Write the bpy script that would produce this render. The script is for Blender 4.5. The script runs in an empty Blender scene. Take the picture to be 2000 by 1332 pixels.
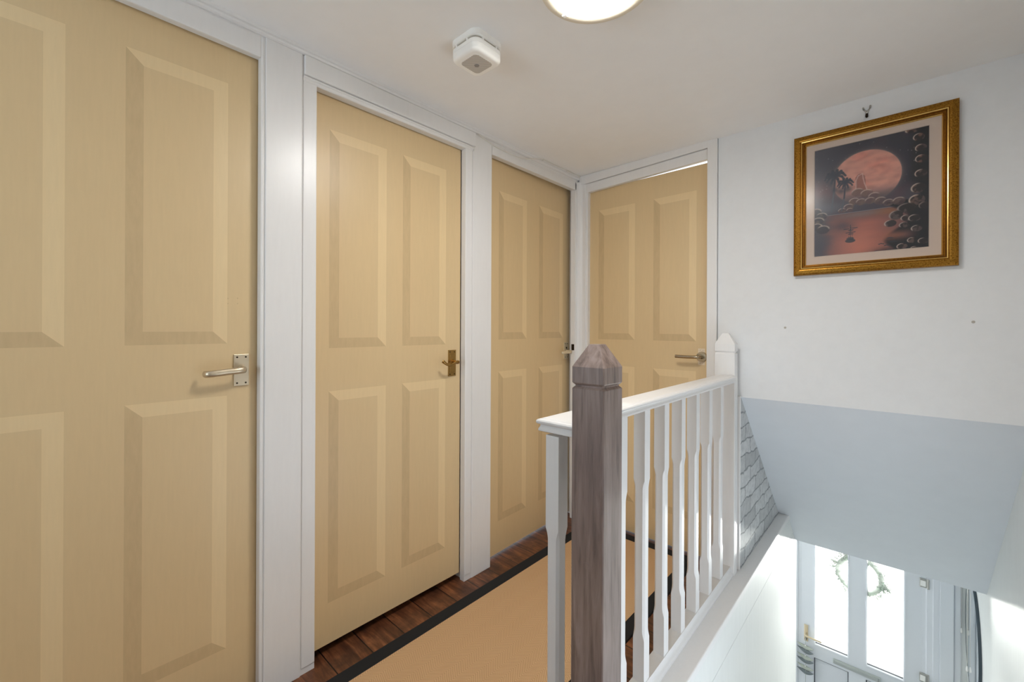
import bpy, bmesh, math, random
import numpy as np
from mathutils import Vector, Matrix
random.seed(7)
S = bpy.context.scene
COL = S.collection
PI = math.pi

# ------------------------------------------------------------------ helpers
def lin(r, g, b):
    f = lambda c: ((c/255+.055)/1.055)**2.4 if c > 10.3 else c/255/12.92
    return (f(r), f(g), f(b), 1.0)

def mat(name, col, rough=.5, metal=0., spec=.5, coat=0.):
    m = bpy.data.materials.new(name); m.use_nodes = True
    b = m.node_tree.nodes['Principled BSDF']
    b.inputs['Base Color'].default_value = col if len(col) == 4 else (*col, 1)
    b.inputs['Roughness'].default_value = rough
    b.inputs['Metallic'].default_value = metal
    b.inputs['Specular IOR Level'].default_value = spec
    b.inputs['Coat Weight'].default_value = coat
    b.inputs['Coat Roughness'].default_value = .15
    return m

class NT:
    def __init__(s, m):
        s.t = m.node_tree; s.b = s.t.nodes['Principled BSDF']
    def n(s, typ, **kw):
        x = s.t.nodes.new(typ)
        for k, v in kw.items(): setattr(x, k, v)
        return x
    def l(s, a, b): s.t.links.new(a, b)
    def math(s, op, a, b=None, c=None):
        x = s.n('ShaderNodeMath', operation=op)
        for i, v in enumerate((a, b, c)):
            if v is None: continue
            if isinstance(v, (int, float)): x.inputs[i].default_value = v
            else: s.l(v, x.inputs[i])
        return x.outputs[0]
    def mix(s, f, a, b, blend='MIX'):
        x = s.n('ShaderNodeMix', data_type='RGBA', blend_type=blend)
        for i, v in ((0, f), (6, a), (7, b)):
            if isinstance(v, (int, float, tuple)): x.inputs[i].default_value = v
            else: s.l(v, x.inputs[i])
        return x.outputs[2]
    def coords(s, scale=(1, 1, 1), rot=(0, 0, 0), kind='Object'):
        tc = s.n('ShaderNodeTexCoord'); mp = s.n('ShaderNodeMapping')
        mp.inputs['Scale'].default_value = scale; mp.inputs['Rotation'].default_value = rot
        s.l(tc.outputs[kind], mp.inputs['Vector']); return mp.outputs[0]
    def noise(s, vec, scale, detail=3, rough=.5, dist=0.):
        x = s.n('ShaderNodeTexNoise'); s.l(vec, x.inputs['Vector'])
        x.inputs['Scale'].default_value = scale; x.inputs['Detail'].default_value = detail
        x.inputs['Roughness'].default_value = rough; x.inputs['Distortion'].default_value = dist
        return x.outputs[0]
    def ramp(s, f, stops):
        x = s.n('ShaderNodeValToRGB'); e = x.color_ramp.elements
        while len(e) < len(stops): e.new(.5)
        for i, (p, c) in enumerate(stops):
            e[i].position = p; e[i].color = c if len(c) == 4 else (*c, 1)
        s.l(f, x.inputs[0]); return x.outputs[0]
    def bump(s, h, strength=.1, dist=.002):
        x = s.n('ShaderNodeBump'); x.inputs['Strength'].default_value = strength
        x.inputs['Distance'].default_value = dist
        s.l(h, x.inputs['Height']); s.l(x.outputs[0], s.b.inputs['Normal'])
    def color(s, c): s.l(c, s.b.inputs['Base Color'])
    def rough(s, c): s.l(c, s.b.inputs['Roughness'])

def painted(name, col, rough, streak=(6, 6, .8), amt=.012, bump=.03, nscale=14):
    """brushed paint: faint streaks in colour and a fine bump"""
    m = mat(name, col, rough); t = NT(m)
    v = t.coords(streak); f = t.noise(v, nscale, 4, .6)
    dark = tuple(c*(1-amt) for c in col[:3])+(1,); light = tuple(min(1, c*(1+amt)) for c in col[:3])+(1,)
    t.color(t.ramp(f, [(.3, dark), (.7, light)])); t.bump(f, bump, .001)
    return m

M = {}
M['white'] = painted('white_gloss_paint', lin(228, 226, 224), .32)
M['white_rail'] = painted('white_rail_paint', lin(226, 225, 224), .35)
M['wall'] = painted('white_wall_paint', lin(224, 225, 226), .75, (3, 3, 3), .015, .05, 9)
M['ceil'] = painted('ceiling_paint', lin(240, 239, 238), .8, (2, 2, 2), .012, .03, 5)
M['soffit'] = painted('soffit_paint', lin(226, 230, 235), .75, (2, 2, 2), .012, .03, 5)
M['hallwall'] = painted('stairwell_paint', lin(224, 226, 224), .5, (4, 4, .6), .02, .08, 9)
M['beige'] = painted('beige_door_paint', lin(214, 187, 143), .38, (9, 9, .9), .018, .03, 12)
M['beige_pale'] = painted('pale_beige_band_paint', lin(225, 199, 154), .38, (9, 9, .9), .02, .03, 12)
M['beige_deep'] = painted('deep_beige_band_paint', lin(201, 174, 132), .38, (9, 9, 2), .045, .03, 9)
M['upvc'] = mat('white_upvc', lin(222, 225, 229), .3)
M['seal'] = mat('grey_seal', lin(70, 75, 82), .6)
M['alu'] = mat('satin_aluminium', lin(205, 190, 165), .33, .85)
M['brass'] = mat('aged_brass', lin(165, 130, 75), .25, 1)
M['ivory'] = mat('ivory_metal', lin(215, 198, 165), .35, .35)
M['chrome'] = mat('polished_nickel', lin(185, 172, 150), .12, 1)
M['steel'] = mat('brushed_steel', lin(190, 188, 182), .3, 1)
M['screw'] = mat('dark_screw', lin(50, 38, 25), .4, .8)
M['plastic'] = mat('warm_white_plastic', lin(247, 245, 240), .38)
M['plastic_dark'] = mat('alarm_gap', lin(172, 164, 150), .6)
M['black'] = mat('black_cloth', lin(22, 22, 23), .9)
M['dark'] = mat('dark_room', lin(60, 55, 50), .9)
M['cable'] = mat('white_cable', lin(228, 224, 216), .45)
M['slate'] = mat('slate_frame', lin(66, 78, 86), .4)
M['mirror'] = mat('mirror_glass', (.86, .9, .92), .02, 1)
M['cream'] = mat('cream_mount_board', lin(226, 206, 190), .85)
M['leaf'] = mat('dull_leaf', lin(84, 104, 86), .7)
M['charm'] = mat('pale_grey_green', lin(176, 182, 170), .55)
M['charm_edge'] = mat('charm_edge', lin(112, 120, 122), .5)
M['carpet'] = mat('pale_grey_carpet', lin(205, 207, 210), .95, 0, .2)
M['paving'] = mat('pale_paving', lin(205, 205, 200), .9)

# dark stained wood of the near newel
m = M['newel'] = mat('dark_stained_wood', (.19, .135, .125), .36, 0, .5, .25); t = NT(m)
v = t.coords((7, 7, .55)); g1 = t.noise(v, 9, 6, .65, .4); g2 = t.noise(t.coords((1, 1, .35)), 7, 3, .6)
c = t.ramp(g1, [(.28, (.11, .078, .067)), (.5, (.28, .21, .183)), (.76, (.42, .33, .30))])
c = t.mix(t.ramp(g2, [(.35, (0, 0, 0)), (.7, (.55, .55, .55))]), c, (.135, .098, .092, 1))
t.color(c); t.bump(g1, .12, .001); t.rough(t.math('MULTIPLY_ADD', g2, .25, .22))

# floor boards, running across the landing, 133 mm wide
m = M['floor'] = mat('dark_floorboards', (.1, .04, .02), .35, 0, .5); t = NT(m)
tc = t.n('ShaderNodeTexCoord'); sp = t.n('ShaderNodeSeparateXYZ'); t.l(tc.outputs['Object'], sp.inputs[0])
y = t.math('DIVIDE', t.math('SUBTRACT', sp.outputs[1], .678-.1335*20), .1335)
fr = t.math('FRACT', y); idx = t.math('FLOOR', y)
edge = t.math('MINIMUM', fr, t.math('SUBTRACT', 1., fr))
gap = t.math('LESS_THAN', edge, .016)
cx = t.n('ShaderNodeCombineXYZ'); t.l(sp.outputs[0], cx.inputs[0]); t.l(t.math('MULTIPLY', sp.outputs[1], 7), cx.inputs[1]); t.l(t.math('MULTIPLY', idx, 3.7), cx.inputs[2])
g = t.noise(cx.outputs[0], 6, 6, .65, .5)
g2 = t.noise(t.coords((1, 1, 1)), 9, 5, .65)
c = t.ramp(g, [(.3, (.036, .014, .008)), (.5, (.16, .056, .024)), (.72, (.36, .14, .058))])
c = t.mix(t.ramp(g2, [(.42, (0, 0, 0)), (.68, (.8, .8, .8))]), c, (.03, .013, .009, 1))
c = t.mix(gap, c, (.006, .004, .004, 1))
t.color(c); t.rough(t.math('MULTIPLY_ADD', g2, .3, .2)); t.bump(t.math('SUBTRACT', 1., gap), .5, .003)

# herringbone sisal
m = M['sisal'] = mat('sisal_weave', (.6, .4, .2), .95, 0, .2); t = NT(m)
tc = t.n('ShaderNodeTexCoord'); sp = t.n('ShaderNodeSeparateXYZ'); t.l(tc.outputs['Object'], sp.inputs[0])
w = .080
tri = t.math('ABSOLUTE', t.math('SUBTRACT', t.math('MULTIPLY', t.math('FRACT', t.math('DIVIDE', sp.outputs[0], w)), 2.), 1.))
ph = t.math('DIVIDE', t.math('MULTIPLY_ADD', tri, w*.5, sp.outputs[1]), .0088)
st = t.math('ABSOLUTE', t.math('SUBTRACT', t.math('MULTIPLY', t.math('FRACT', ph), 2.), 1.))
fine = t.math('ABSOLUTE', t.math('SUBTRACT', t.math('MULTIPLY', t.math('FRACT', t.math('DIVIDE', sp.outputs[0], .0047)), 2.), 1.))
h = t.math('MULTIPLY_ADD', fine, .35, t.math('MULTIPLY', st, .65))
nz = t.noise(tc.outputs['Object'], 60, 3, .6)
c = t.ramp(h, [(.12, (.36, .205, .095)), (.42, (.58, .365, .19)), (.9, (.70, .46, .26))])
c = t.mix(t.math('MULTIPLY', nz, .25), c, (.55, .345, .18, 1))
t.color(c); t.bump(h, .5, .0015)

# whitewashed-brick wallpaper (lies in the y-z plane)
m = M['brick'] = mat('brick_wallpaper', (.7, .7, .7), .7); t = NT(m)
tc = t.n('ShaderNodeTexCoord'); sp = t.n('ShaderNodeSeparateXYZ'); t.l(tc.outputs['Object'], sp.inputs[0])
cb = t.n('ShaderNodeCombineXYZ'); t.l(sp.outputs[1], cb.inputs[0]); t.l(sp.outputs[2], cb.inputs[1])
nz = t.n('ShaderNodeTexNoise'); t.l(cb.outputs[0], nz.inputs['Vector']); nz.inputs['Scale'].default_value = 7; nz.inputs['Detail'].default_value = 6; nz.inputs['Roughness'].default_value = .62
va = t.n('ShaderNodeVectorMath', operation='MULTIPLY_ADD'); t.l(nz.outputs['Color'], va.inputs[0]); va.inputs[1].default_value = (.085, .07, 0); t.l(cb.outputs[0], va.inputs[2])
bk = t.n('ShaderNodeTexBrick'); t.l(va.outputs[0], bk.inputs['Vector'])
bk.inputs['Scale'].default_value = 1; bk.inputs['Brick Width'].default_value = .2; bk.inputs['Row Height'].default_value = .075
bk.inputs['Mortar Size'].default_value = .0055; bk.inputs['Mortar Smooth'].default_value = .6
bk.inputs['Color1'].default_value = (.46, .47, .475, 1); bk.inputs['Color2'].default_value = (.64, .65, .655, 1); bk.inputs['Mortar'].default_value = (.22, .23, .24, 1)
sm = t.noise(cb.outputs[0], 30, 5, .7)
t.color(t.mix(t.ramp(sm, [(.42, (0, 0, 0)), (.7, (.6, .6, .6))]), bk.outputs[0], (.34, .35, .36, 1)))

# antique gold frame
m = M['gold'] = mat('antique_gold', lin(150, 104, 36), .34, .9); t = NT(m)
g = t.noise(t.coords((1, 1, 1)), 240, 3, .7)
t.color(t.ramp(g, [(.35, lin(118, 76, 20)), (.6, lin(166, 120, 46))])); t.rough(t.math('MULTIPLY_ADD', g, .2, .2))
M['gold_bright'] = mat('bright_gold', lin(222, 184, 108), .22, 1)
M['gold_dark'] = mat('gold_groove', lin(112, 72, 22), .4, .8)

def thin_glass(name, tint, rough=.02, ior=1.5, body=0., bodycol=(1, 1, 1, 1)):
    m = bpy.data.materials.new(name); m.use_nodes = True; nt = m.node_tree; nt.nodes.clear()
    out = nt.nodes.new('ShaderNodeOutputMaterial'); tr = nt.nodes.new('ShaderNodeBsdfTransparent'); tr.inputs[0].default_value = tint
    gl = nt.nodes.new('ShaderNodeBsdfGlossy'); gl.inputs['Roughness'].default_value = rough
    fr = nt.nodes.new('ShaderNodeFresnel'); fr.inputs[0].default_value = ior
    mx = nt.nodes.new('ShaderNodeMixShader')
    src = tr.outputs[0]
    if body:
        tl = nt.nodes.new('ShaderNodeBsdfTranslucent'); tl.inputs[0].default_value = bodycol
        m2 = nt.nodes.new('ShaderNodeMixShader'); m2.inputs[0].default_value = body
        nt.links.new(src, m2.inputs[1]); nt.links.new(tl.outputs[0], m2.inputs[2]); src = m2.outputs[0]
    nt.links.new(fr.outputs[0], mx.inputs[0]); nt.links.new(src, mx.inputs[1]); nt.links.new(gl.outputs[0], mx.inputs[2])
    nt.links.new(mx.outputs[0], out.inputs[0]); return m
M['glass'] = thin_glass('picture_glass', (.97, .97, .97, 1), .2)
M['frosted'] = thin_glass('frosted_door_glass', (1, 1, 1, 1), .15, 1.45, .10)

def emis(name, col, s):
    m = mat(name, (.9, .9, .9), .4); b = m.node_tree.nodes['Principled BSDF']
    b.inputs['Emission Color'].default_value = (*col, 1); b.inputs['Emission Strength'].default_value = s; return m

# ------------------------------------------------------------------ geometry
def obj(name, bm, m, parent=None, smooth=False, angle=None):
    bmesh.ops.recalc_face_normals(bm, faces=bm.faces[:])
    me = bpy.data.meshes.new(name); bm.to_mesh(me); bm.free()
    for x in (m if isinstance(m, (list, tuple)) else [m]): me.materials.append(M[x] if isinstance(x, str) else x)
    if smooth:
        for p in me.polygons: p.use_smooth = True
        if angle: me.set_sharp_from_angle(angle=math.radians(angle))
    o = bpy.data.objects.new(name, me); COL.objects.link(o)
    if parent: o.parent = parent; o.matrix_parent_inverse = Matrix.Translation(-Vector(parent.location))
    return o

def tag(o, label, cat, group=None, kind=None):
    o['label'] = label; o['category'] = cat
    if group: o['group'] = group
    if kind: o['kind'] = kind
    return o

def struct(o, label, cat): return tag(o, label, cat, None, 'structure')

def thing(name, loc, label, cat, group=None):
    o = bpy.data.objects.new(name, None); o.empty_display_size = .05; COL.objects.link(o); o.location = loc
    return tag(o, label, cat, group)

def box(bm, a, b, bevel=0., seg=2, mi=0):
    r = bmesh.ops.create_cube(bm, size=1.)
    vs = r['verts']; s = [b[i]-a[i] for i in range(3)]; c = [(a[i]+b[i])/2 for i in range(3)]
    for v in vs: v.co = Vector([v.co[i]*s[i]+c[i] for i in range(3)])
    fs = list({f for v in vs for f in v.link_faces})
    for f in fs: f.material_index = mi
    if bevel:
        es = list({e for v in vs for e in v.link_edges})
        bmesh.ops.bevel(bm, geom=es, offset=bevel, segments=seg, profile=.5, affect='EDGES')
    return bm

def B(a, b, bevel=0., seg=2): return box(bmesh.new(), a, b, bevel, seg)

def loft(bm, loops, cap0=True, cap1=True, closed=True, mi=0):
    """skin a list of loops (lists of points, same count)"""
    vv = [[bm.verts.new(p) for p in L] for L in loops]
    n = len(loops[0])
    for i in range(len(vv)-1):
        for j in range(n if closed else n-1):
            k = (j+1) % n
            f = bm.faces.new((vv[i][j], vv[i][k], vv[i+1][k], vv[i+1][j])); f.material_index = mi
    if cap0: bm.faces.new(vv[0][::-1]).material_index = mi
    if cap1: bm.faces.new(vv[-1]).material_index = mi
    return vv

def extrude_profile(prof, y0, y1, axis='y'):
    """prof: (a,b) outline swept along axis"""
    bm = bmesh.new()
    P = {'y': lambda a, b, t: (a, t, b), 'x': lambda a, b, t: (t, a, b), 'z': lambda a, b, t: (a, b, t)}[axis]
    loft(bm, [[P(a, b, y0) for a, b in prof], [P(a, b, y1) for a, b in prof]]); return bm

def cyl(bm, p0, p1, r0, r1=None, n=20, mi=0):
    p0, p1 = Vector(p0), Vector(p1); d = (p1-p0).normalized(); r1 = r0 if r1 is None else r1
    u = d.orthogonal().normalized(); w = d.cross(u)
    L = lambda p, r: [p+u*math.cos(2*PI*i/n)*r+w*math.sin(2*PI*i/n)*r for i in range(n)]
    loft(bm, [L(p0, r0), L(p1, r1)], mi=mi); return bm

def tube(bm, pts, rad, n=10, flat=None, ref=None, mi=0):
    """sweep along pts; rad number or list; flat=(ku,kw) squashes the section; ref=up vector"""
    pts = [Vector(p) for p in pts]; N = len(pts); rad = rad if isinstance(rad, (list, tuple)) else [rad]*N
    ku, kw = flat or (1, 1); loops = []; prev = None
    for i, p in enumerate(pts):
        d = (pts[min(i+1, N-1)]-pts[max(i-1, 0)]).normalized()
        u = Vector(ref) if ref else (prev or d.orthogonal()); u = (u-d*u.dot(d)).normalized(); prev = u; w = d.cross(u)
        loops.append([p+u*(math.cos(2*PI*j/n)*rad[i]*ku)+w*(math.sin(2*PI*j/n)*rad[i]*kw) for j in range(n)])
    loft(bm, loops, mi=mi); return bm

def lathe(bm, prof, c, n=40, axis='z', mi=0):
    """prof: list of (r, h) from centre; axis z or y or x"""
    loops = []
    for r, h in prof:
        L = []
        for i in range(n):
            a = 2*PI*i/n; p = (r*math.cos(a), r*math.sin(a), h)
            if axis == 'y': p = (p[0], p[2], p[1])
            if axis == 'x': p = (p[2], p[0], p[1])
            L.append((c[0]+p[0], c[1]+p[1], c[2]+p[2]))
        loops.append(L)
    loft(bm, loops, mi=mi); return bm

def rrect(cx, cy, hx, hy, r, z, n=6):
    out = []
    for sx, sy, a0 in ((1, 1, 0), (-1, 1, 90), (-1, -1, 180), (1, -1, 270)):
        for i in range(n+1):
            a = math.radians(a0+90*i/n); out.append((cx+sx*(hx-r)+r*math.cos(a), cy+sy*(hy-r)+r*math.sin(a), z))
    return out

def smooth_path(pts, k=8):
    pts = [Vector(p) for p in pts]; P = [pts[0]*2-pts[1]]+pts+[pts[-1]*2-pts[-2]]; out = []
    for i in range(1, len(P)-2):
        for j in range(k):
            t = j/k; a, b, c, d = P[i-1], P[i], P[i+1], P[i+2]
            out.append(.5*((2*b)+(c-a)*t+(2*a-5*b+4*c-d)*t*t+(3*b-a-3*c+d)*t**3))
    out.append(pts[-1]); return out

# ------------------------------------------------------------------ measures (metres; floor of the landing z = 0, camera above the origin)
XW = -1.517          # face of the left wall's posts
YW = 2.276           # face of the back wall
ZC = 2.158           # ceiling
XR = .336            # right wall
YD = 4.30            # front door
ZH = -2.40           # hall floor
ZS = -.2145          # hall ceiling
YS = 3.391           # where the sloped soffit ends
XL = -.526           # stairwell wall under the landing
XB = -.577           # brick-papered wall

# ------------------------------------------------------------------ room shell
struct(obj('floor', box(B((-2.6, -1.45, -.10), (-.58, 4.3, 0)), (-.58, -1.45, -.10), (XR, .80, 0)), 'floor'), 'dark brown floorboards of the landing', 'floor')
struct(obj('ceiling', B((-2.0, -1.45, ZC), (.46, 2.40, ZC+.16)), 'ceil'), 'white landing ceiling', 'ceiling')

bm = bmesh.new()                                     # left wall: pieces between the door openings
box(bm, (-1.549, -1.45, 0), (-1.530, -.262, ZC))
struct(obj('wall_left', bm, 'wall'), 'white left wall beyond the nearest door', 'wall')
# plasterboard behind the posts and over the doors, as one frame
bm = bmesh.new()
for y0, y1 in ((.458, .6335), (1.3265, 1.4985), (2.234, 2.33)): box(bm, (-1.549, y0, 0), (-1.5205, y1, ZC))
box(bm, (-1.549, -.262, 2.069), (-1.5205, .458, ZC)); box(bm, (-1.549, .6335, 2.046), (-1.5205, 1.3265, ZC)); box(bm, (-1.549, 1.4985, 2.071), (-1.5205, 2.234, ZC))
struct(obj('wall_door_row', bm, 'white'), 'white wall around the row of beige doors', 'wall')
bm = bmesh.new()                                     # jamb linings behind the leaves
for y0, y1 in ((-.30, -.272), (.4735, .590), (1.3365, 1.490), (2.285, 2.33)): box(bm, (-1.66, y0, 0), (-1.549, y1, 2.12))
for y0, y1, z in ((-.272, .4735, 2.10), (.590, 1.3365, 2.07), (1.490, 2.285, 2.09)): box(bm, (-1.66, y0, z), (-1.549, y1, 2.15))
struct(obj('trim_jambs', bm, 'white'), 'white door linings behind the left wall', 'trim')
bm = bmesh.new()                                     # dark rooms behind the first two doors
box(bm, (-2.55, -1.45, 0), (-2.45, 1.42, ZC+.1)); box(bm, (-2.55, -1.5, 0), (-1.55, -1.45, ZC+.1)); box(bm, (-2.55, 1.36, 0), (-1.66, 1.42, ZC+.1)); box(bm, (-2.55, -1.5, ZC), (-1.99, 1.42, ZC+.1))
struct(obj('wall_dark_rooms', bm, 'dark'), 'dark rooms behind the two nearest doors', 'wall')

bm = bmesh.new()                                     # back wall: picture wall, and the strip down to the floor behind the white newel
vs = [(-.685, 0), (-.642, 0), (-.642, .868), (XR, .868), (XR, ZC), (-.685, ZC)]
loft(bm, [[(x, YW, z) for x, z in vs], [(x, YW+.10, z) for x, z in vs]])
wb = struct(obj('wall_back', bm, 'wall'), 'white back wall with the gold framed picture', 'wall')
bm = bmesh.new()
loft(bm, [[(x, YW+.004, z) for x, z in ((-1.62, ZC), (-1.62, 2.043), (-.72, 2.068), (-.72, ZC))], [(x, YW+.02, z) for x, z in ((-1.62, ZC), (-1.62, 2.043), (-.72, 2.068), (-.72, ZC))]])
struct(obj('wall_over_door', bm, 'white'), 'white panel over the back door', 'wall')
bm = bmesh.new(); sy0, sy1, sz0, sz1 = .75, 1.65, -.6, .65
for a, b in (((-1.45, ZH), (sy0, ZC)), ((sy1, ZH), (YD+.2, ZC)), ((sy0, ZH), (sy1, sz0)), ((sy0, sz1), (sy1, ZC))): box(bm, (XR, a[0], a[1]), (XR+.1, b[0], b[1]))
struct(obj('wall_right', bm, 'hallwall'), 'white right wall of the stairwell', 'wall')
bm = bmesh.new()
for a, b in (((sy0, sz0), (sy0+.045, sz1)), ((sy1-.045, sz0), (sy1, sz1)), ((sy0, sz0), (sy1, sz0+.045)), ((sy0, sz1-.045), (sy1, sz1))): box(bm, (XR+.03, a[0], a[1]), (XR+.08, b[0], b[1]))
struct(obj('window_3', bm, 'upvc'), 'white framed window on the right wall of the stairs', 'window')
struct(obj('wall_brick', B((-.64, YW+.001, .028), (XB, 3.45, .867)), 'brick'), 'grey and white brick wallpaper beside the stairs', 'wall')
bm = bmesh.new()                                     # the bulkhead over the stairs: sloped soffit, then the flat hall ceiling
pr = [(YW+.1, .868), (YW+.0, .868), (YS, ZS), (YD+.2, ZS), (YD+.2, ZS+.2), (YS+.2, ZS+.2), (YW+.1, 1.2)]
loft(bm, [[(XB-.04, y, z) for y, z in pr], [(XR, y, z) for y, z in pr]])
struct(obj('ceiling_sloped', bm, 'soffit'), 'pale grey sloping soffit over the stairs', 'soffit')
struct(obj('ceiling_hall', B((-1.2, 3.45, ZS), (XB-.04, YD+.2, ZS+.2)), 'soffit'), 'flat hall ceiling by the front door', 'ceiling')
# stairwell wall below the landing, with a painted apron board along its top
struct(obj('wall_stairwell', B((-.64, .80, ZH), (XL, 3.44, -.14)), 'hallwall'), 'white stairwell wall below the landing', 'wall')
bm = B((-.60, .80, -.137), (XL+.0015, 3.44, .012), .003)
struct(obj('trim_apron', bm, 'hallwall'), 'white apron board along the edge of the landing', 'trim')
bm = B((-.655, .80, .0), (XL+.006, 3.44, .030), .004)
struct(obj('trim_ledge', bm, 'white_rail'), 'white ledge capping the stairwell wall', 'trim')
bm = B((XL-.01, .80, -.06), (XR, .86, 0), .006)
struct(obj('trim_nosing', bm, 'floor'), 'top nosing of the stairs', 'trim')
bm = bmesh.new()
n = 13; h = -ZH/n; g = .235
pr = [(.86, -.06)]
for i in range(1, n): pr += [(.86+g*(i-1), -h*i), (.86+g*i, -h*i)]
pr += [(.86+g*(n-1), ZH), (.80, ZH), (.80, -.06)]
loft(bm, [[(XL, y, z) for y, z in pr], [(XR, y, z) for y, z in pr]])
struct(obj('floor_stairs', bm, 'carpet'), 'pale carpeted stairs down to the front door', 'stairs')
struct(obj('floor_hall', B((-1.2, .8, ZH-.1), (XR, YD+.1, ZH)), 'carpet'), 'pale hall floor', 'floor')
bm = bmesh.new()
hy0, hy1, hz0, hz1 = 3.56, 4.22, -1.9, -.5
for a, b in (((3.44, ZH), (hy0, ZS)), ((hy1, ZH), (YD+.2, ZS)), ((hy0, ZH), (hy1, hz0)), ((hy0, hz1), (hy1, ZS))): box(bm, (-1.3, a[0], a[1]), (-1.2, b[0], b[1]))
struct(obj('wall_hall', bm, 'hallwall'), 'white hall wall left of the front door', 'wall')
bm = bmesh.new()  # side window added out of view, to brighten the hall
for a, b in (((hy0, hz0), (hy0+.04, hz1)), ((hy1-.04, hz0), (hy1, hz1)), ((hy0, hz0), (hy1, hz0+.04)), ((hy0, hz1-.04), (hy1, hz1))): box(bm, (-1.27, a[0], a[1]), (-1.22, b[0], b[1]))
struct(obj('added_window_2', bm, 'upvc'), 'white framed hall side window, added to let in fill light', 'window')
struct(obj('wall_hall_return', B((-1.3, 3.34, ZH), (-.64, 3.44, 0)), 'hallwall'), 'white hall wall behind the stairs', 'wall')
bm = bmesh.new()                                     # wall with the front door
vs = [(-1.3, ZH), (-.73, ZH), (-.73, -.30), (.203, -.30), (.203, ZH), (.45, ZH), (.45, 1.0), (-1.3, 1.0)]
loft(bm, [[(x, YD-.02, z) for x, z in vs], [(x, YD+.14, z) for x, z in vs]])
struct(obj('wall_front', bm, 'hallwall'), 'white wall around the front door', 'wall')
# behind the camera: rear wall with a window
bm = bmesh.new()
wx0, wx1, wz0, wz1 = -1.45, -.75, .75, 1.95
for a, b in (((-2.0, 0), (wx0, ZC)), ((wx1, 0), (XR, ZC)), ((wx0, 0), (wx1, wz0)), ((wx0, wz1), (wx1, ZC))):
    box(bm, (a[0], -1.55, a[1]), (b[0], -1.45, b[1]))
struct(obj('wall_rear', bm, 'wall'), 'white rear wall with a window, behind the camera', 'wall')
bm = bmesh.new()
for a, b in (((wx0, wz0), (wx0+.05, wz1)), ((wx1-.05, wz0), (wx1, wz1)), ((wx0, wz0), (wx1, wz0+.05)), ((wx0, wz1-.05), (wx1, wz1)), ((-1.115, wz0), (-1.085, wz1))):
    box(bm, (a[0], -1.53, a[1]), (b[0], -1.47, b[1]))
struct(obj('window_1', bm, 'upvc'), 'white framed window behind the camera', 'window')

# ------------------------------------------------------------------ trim on the left wall
def trim(n, bm, label, m='white'): return struct(obj('trim_%d' % n, bm, m), label, 'trim')
b_ = .003
trim(1, B((-1.549, .4575, 0), (-1.518, .4660, 2.132), b_), 'narrow white stop edge right of the nearest door')
trim(2, B((-1.531, -.262, 2.0655), (-1.519, .4575, 2.132), b_), 'white head board over the nearest door')
trim(3, B((-1.531, .470, 0), (-1.515, .5845, 2.135), b_), 'wide white post between the first and second doors')
trim(4, B((-1.549, .587, .022), (-1.517, .6340, 2.060), b_), 'white left architrave of the second door')
trim(5, B((-1.549, 1.3260, .028), (-1.517, 1.3680, 2.060), b_), 'white right architrave of the second door')
pr = [(-1.549, 2.0445), (-1.519, 2.0445), (-1.5165, 2.047), (-1.5165, 2.056), (-1.514, 2.058), (-1.512, 2.061), (-1.514, 2.0645), (-1.520, 2.066), (-1.549, 2.066)]
trim(6, extrude_profile(pr, .5875, 1.3755), 'beaded white head of the second door')
trim(7, B((-1.531, .589, 2.0668), (-1.508, 1.383, 2.134), .004), 'white board over the second door')
trim(8, B((-1.531, 1.3695, 0), (-1.5165, 1.4975, 2.128), b_), 'white post between the second and third doors')
pr = [(-1.549, 2.0685), (-1.519, 2.0685), (-1.517, 2.071), (-1.517, 2.111), (-1.521, 2.114), (-1.549, 2.114)]
trim(9, extrude_profile(pr, 1.4985, 2.25), 'white head of the third door')
bm = bmesh.new()                                      # corner post: two faces with small mouldings
prf = [(-1.549, 2.2335), (-1.519, 2.2335), (-1.517, 2.2355), (-1.517, 2.245), (-1.513, 2.247), (-1.513, 2.252), (-1.505, 2.255), (-1.499, 2.258), (-1.492, 2.264), (-1.485, 2.268), (-1.463, 2.268), (-1.461, 2.2755), (-1.4485, 2.2755), (-1.4485, 2.30), (-1.549, 2.30)]
trim(10, extrude_profile([(a, b) for a, b in prf], 0, 2.118, 'z'), 'white moulded corner post between third and back doors')
# head of the back door (it runs slightly out of level), its top fascia and right architrave
bm = bmesh.new()
loft(bm, [[(x, YW-.004, z) for x, z in ((-1.50, 2.0455), (-.7345, 2.0665), (-.7345, 2.118), (-1.50, 2.098))], [(x, YW+.02, z) for x, z in ((-1.50, 2.0455), (-.7345, 2.0665), (-.7345, 2.118), (-1.50, 2.098))]])
trim(11, bm, 'white head of the back door')
bm = bmesh.new()
loft(bm, [[(x, YW-.012, z) for x, z in ((-1.507, 2.1015), (-.73, 2.122), (-.73, ZC), (-1.507, ZC-.002))], [(x, YW+.01, z) for x, z in ((-1.507, 2.1015), (-.73, 2.122), (-.73, ZC), (-1.507, ZC-.002))]])
trim(12, bm, 'white fascia between the back door and the ceiling')
trim(13, B((-.7350, YW-.013, 0), (-.6870, YW+.05, ZC), b_), 'white right architrave of the back door')
pr = [(-1.531, 2.134), (-1.514, 2.134), (-1.509, 2.137), (-1.507, 2.143), (-1.509, 2.150), (-1.506, ZC), (-1.531, ZC)]
trim(14, extrude_profile(pr, -1.40, 2.275), 'white ceiling bead along the left wall')
trim(15, B((-.6600, YW-.012, .03), (-.5772, YW+.0005, .872), .002), 'white corner strip beside the white newel post')
sp = obj('strike_plate', B((-1.540, 2.2305, 1.060), (-1.520, 2.2335, 1.098), .001), 'screw', bpy.data.objects['trim_10'])
sp['label'] = 'dark metal strike plate'

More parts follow.
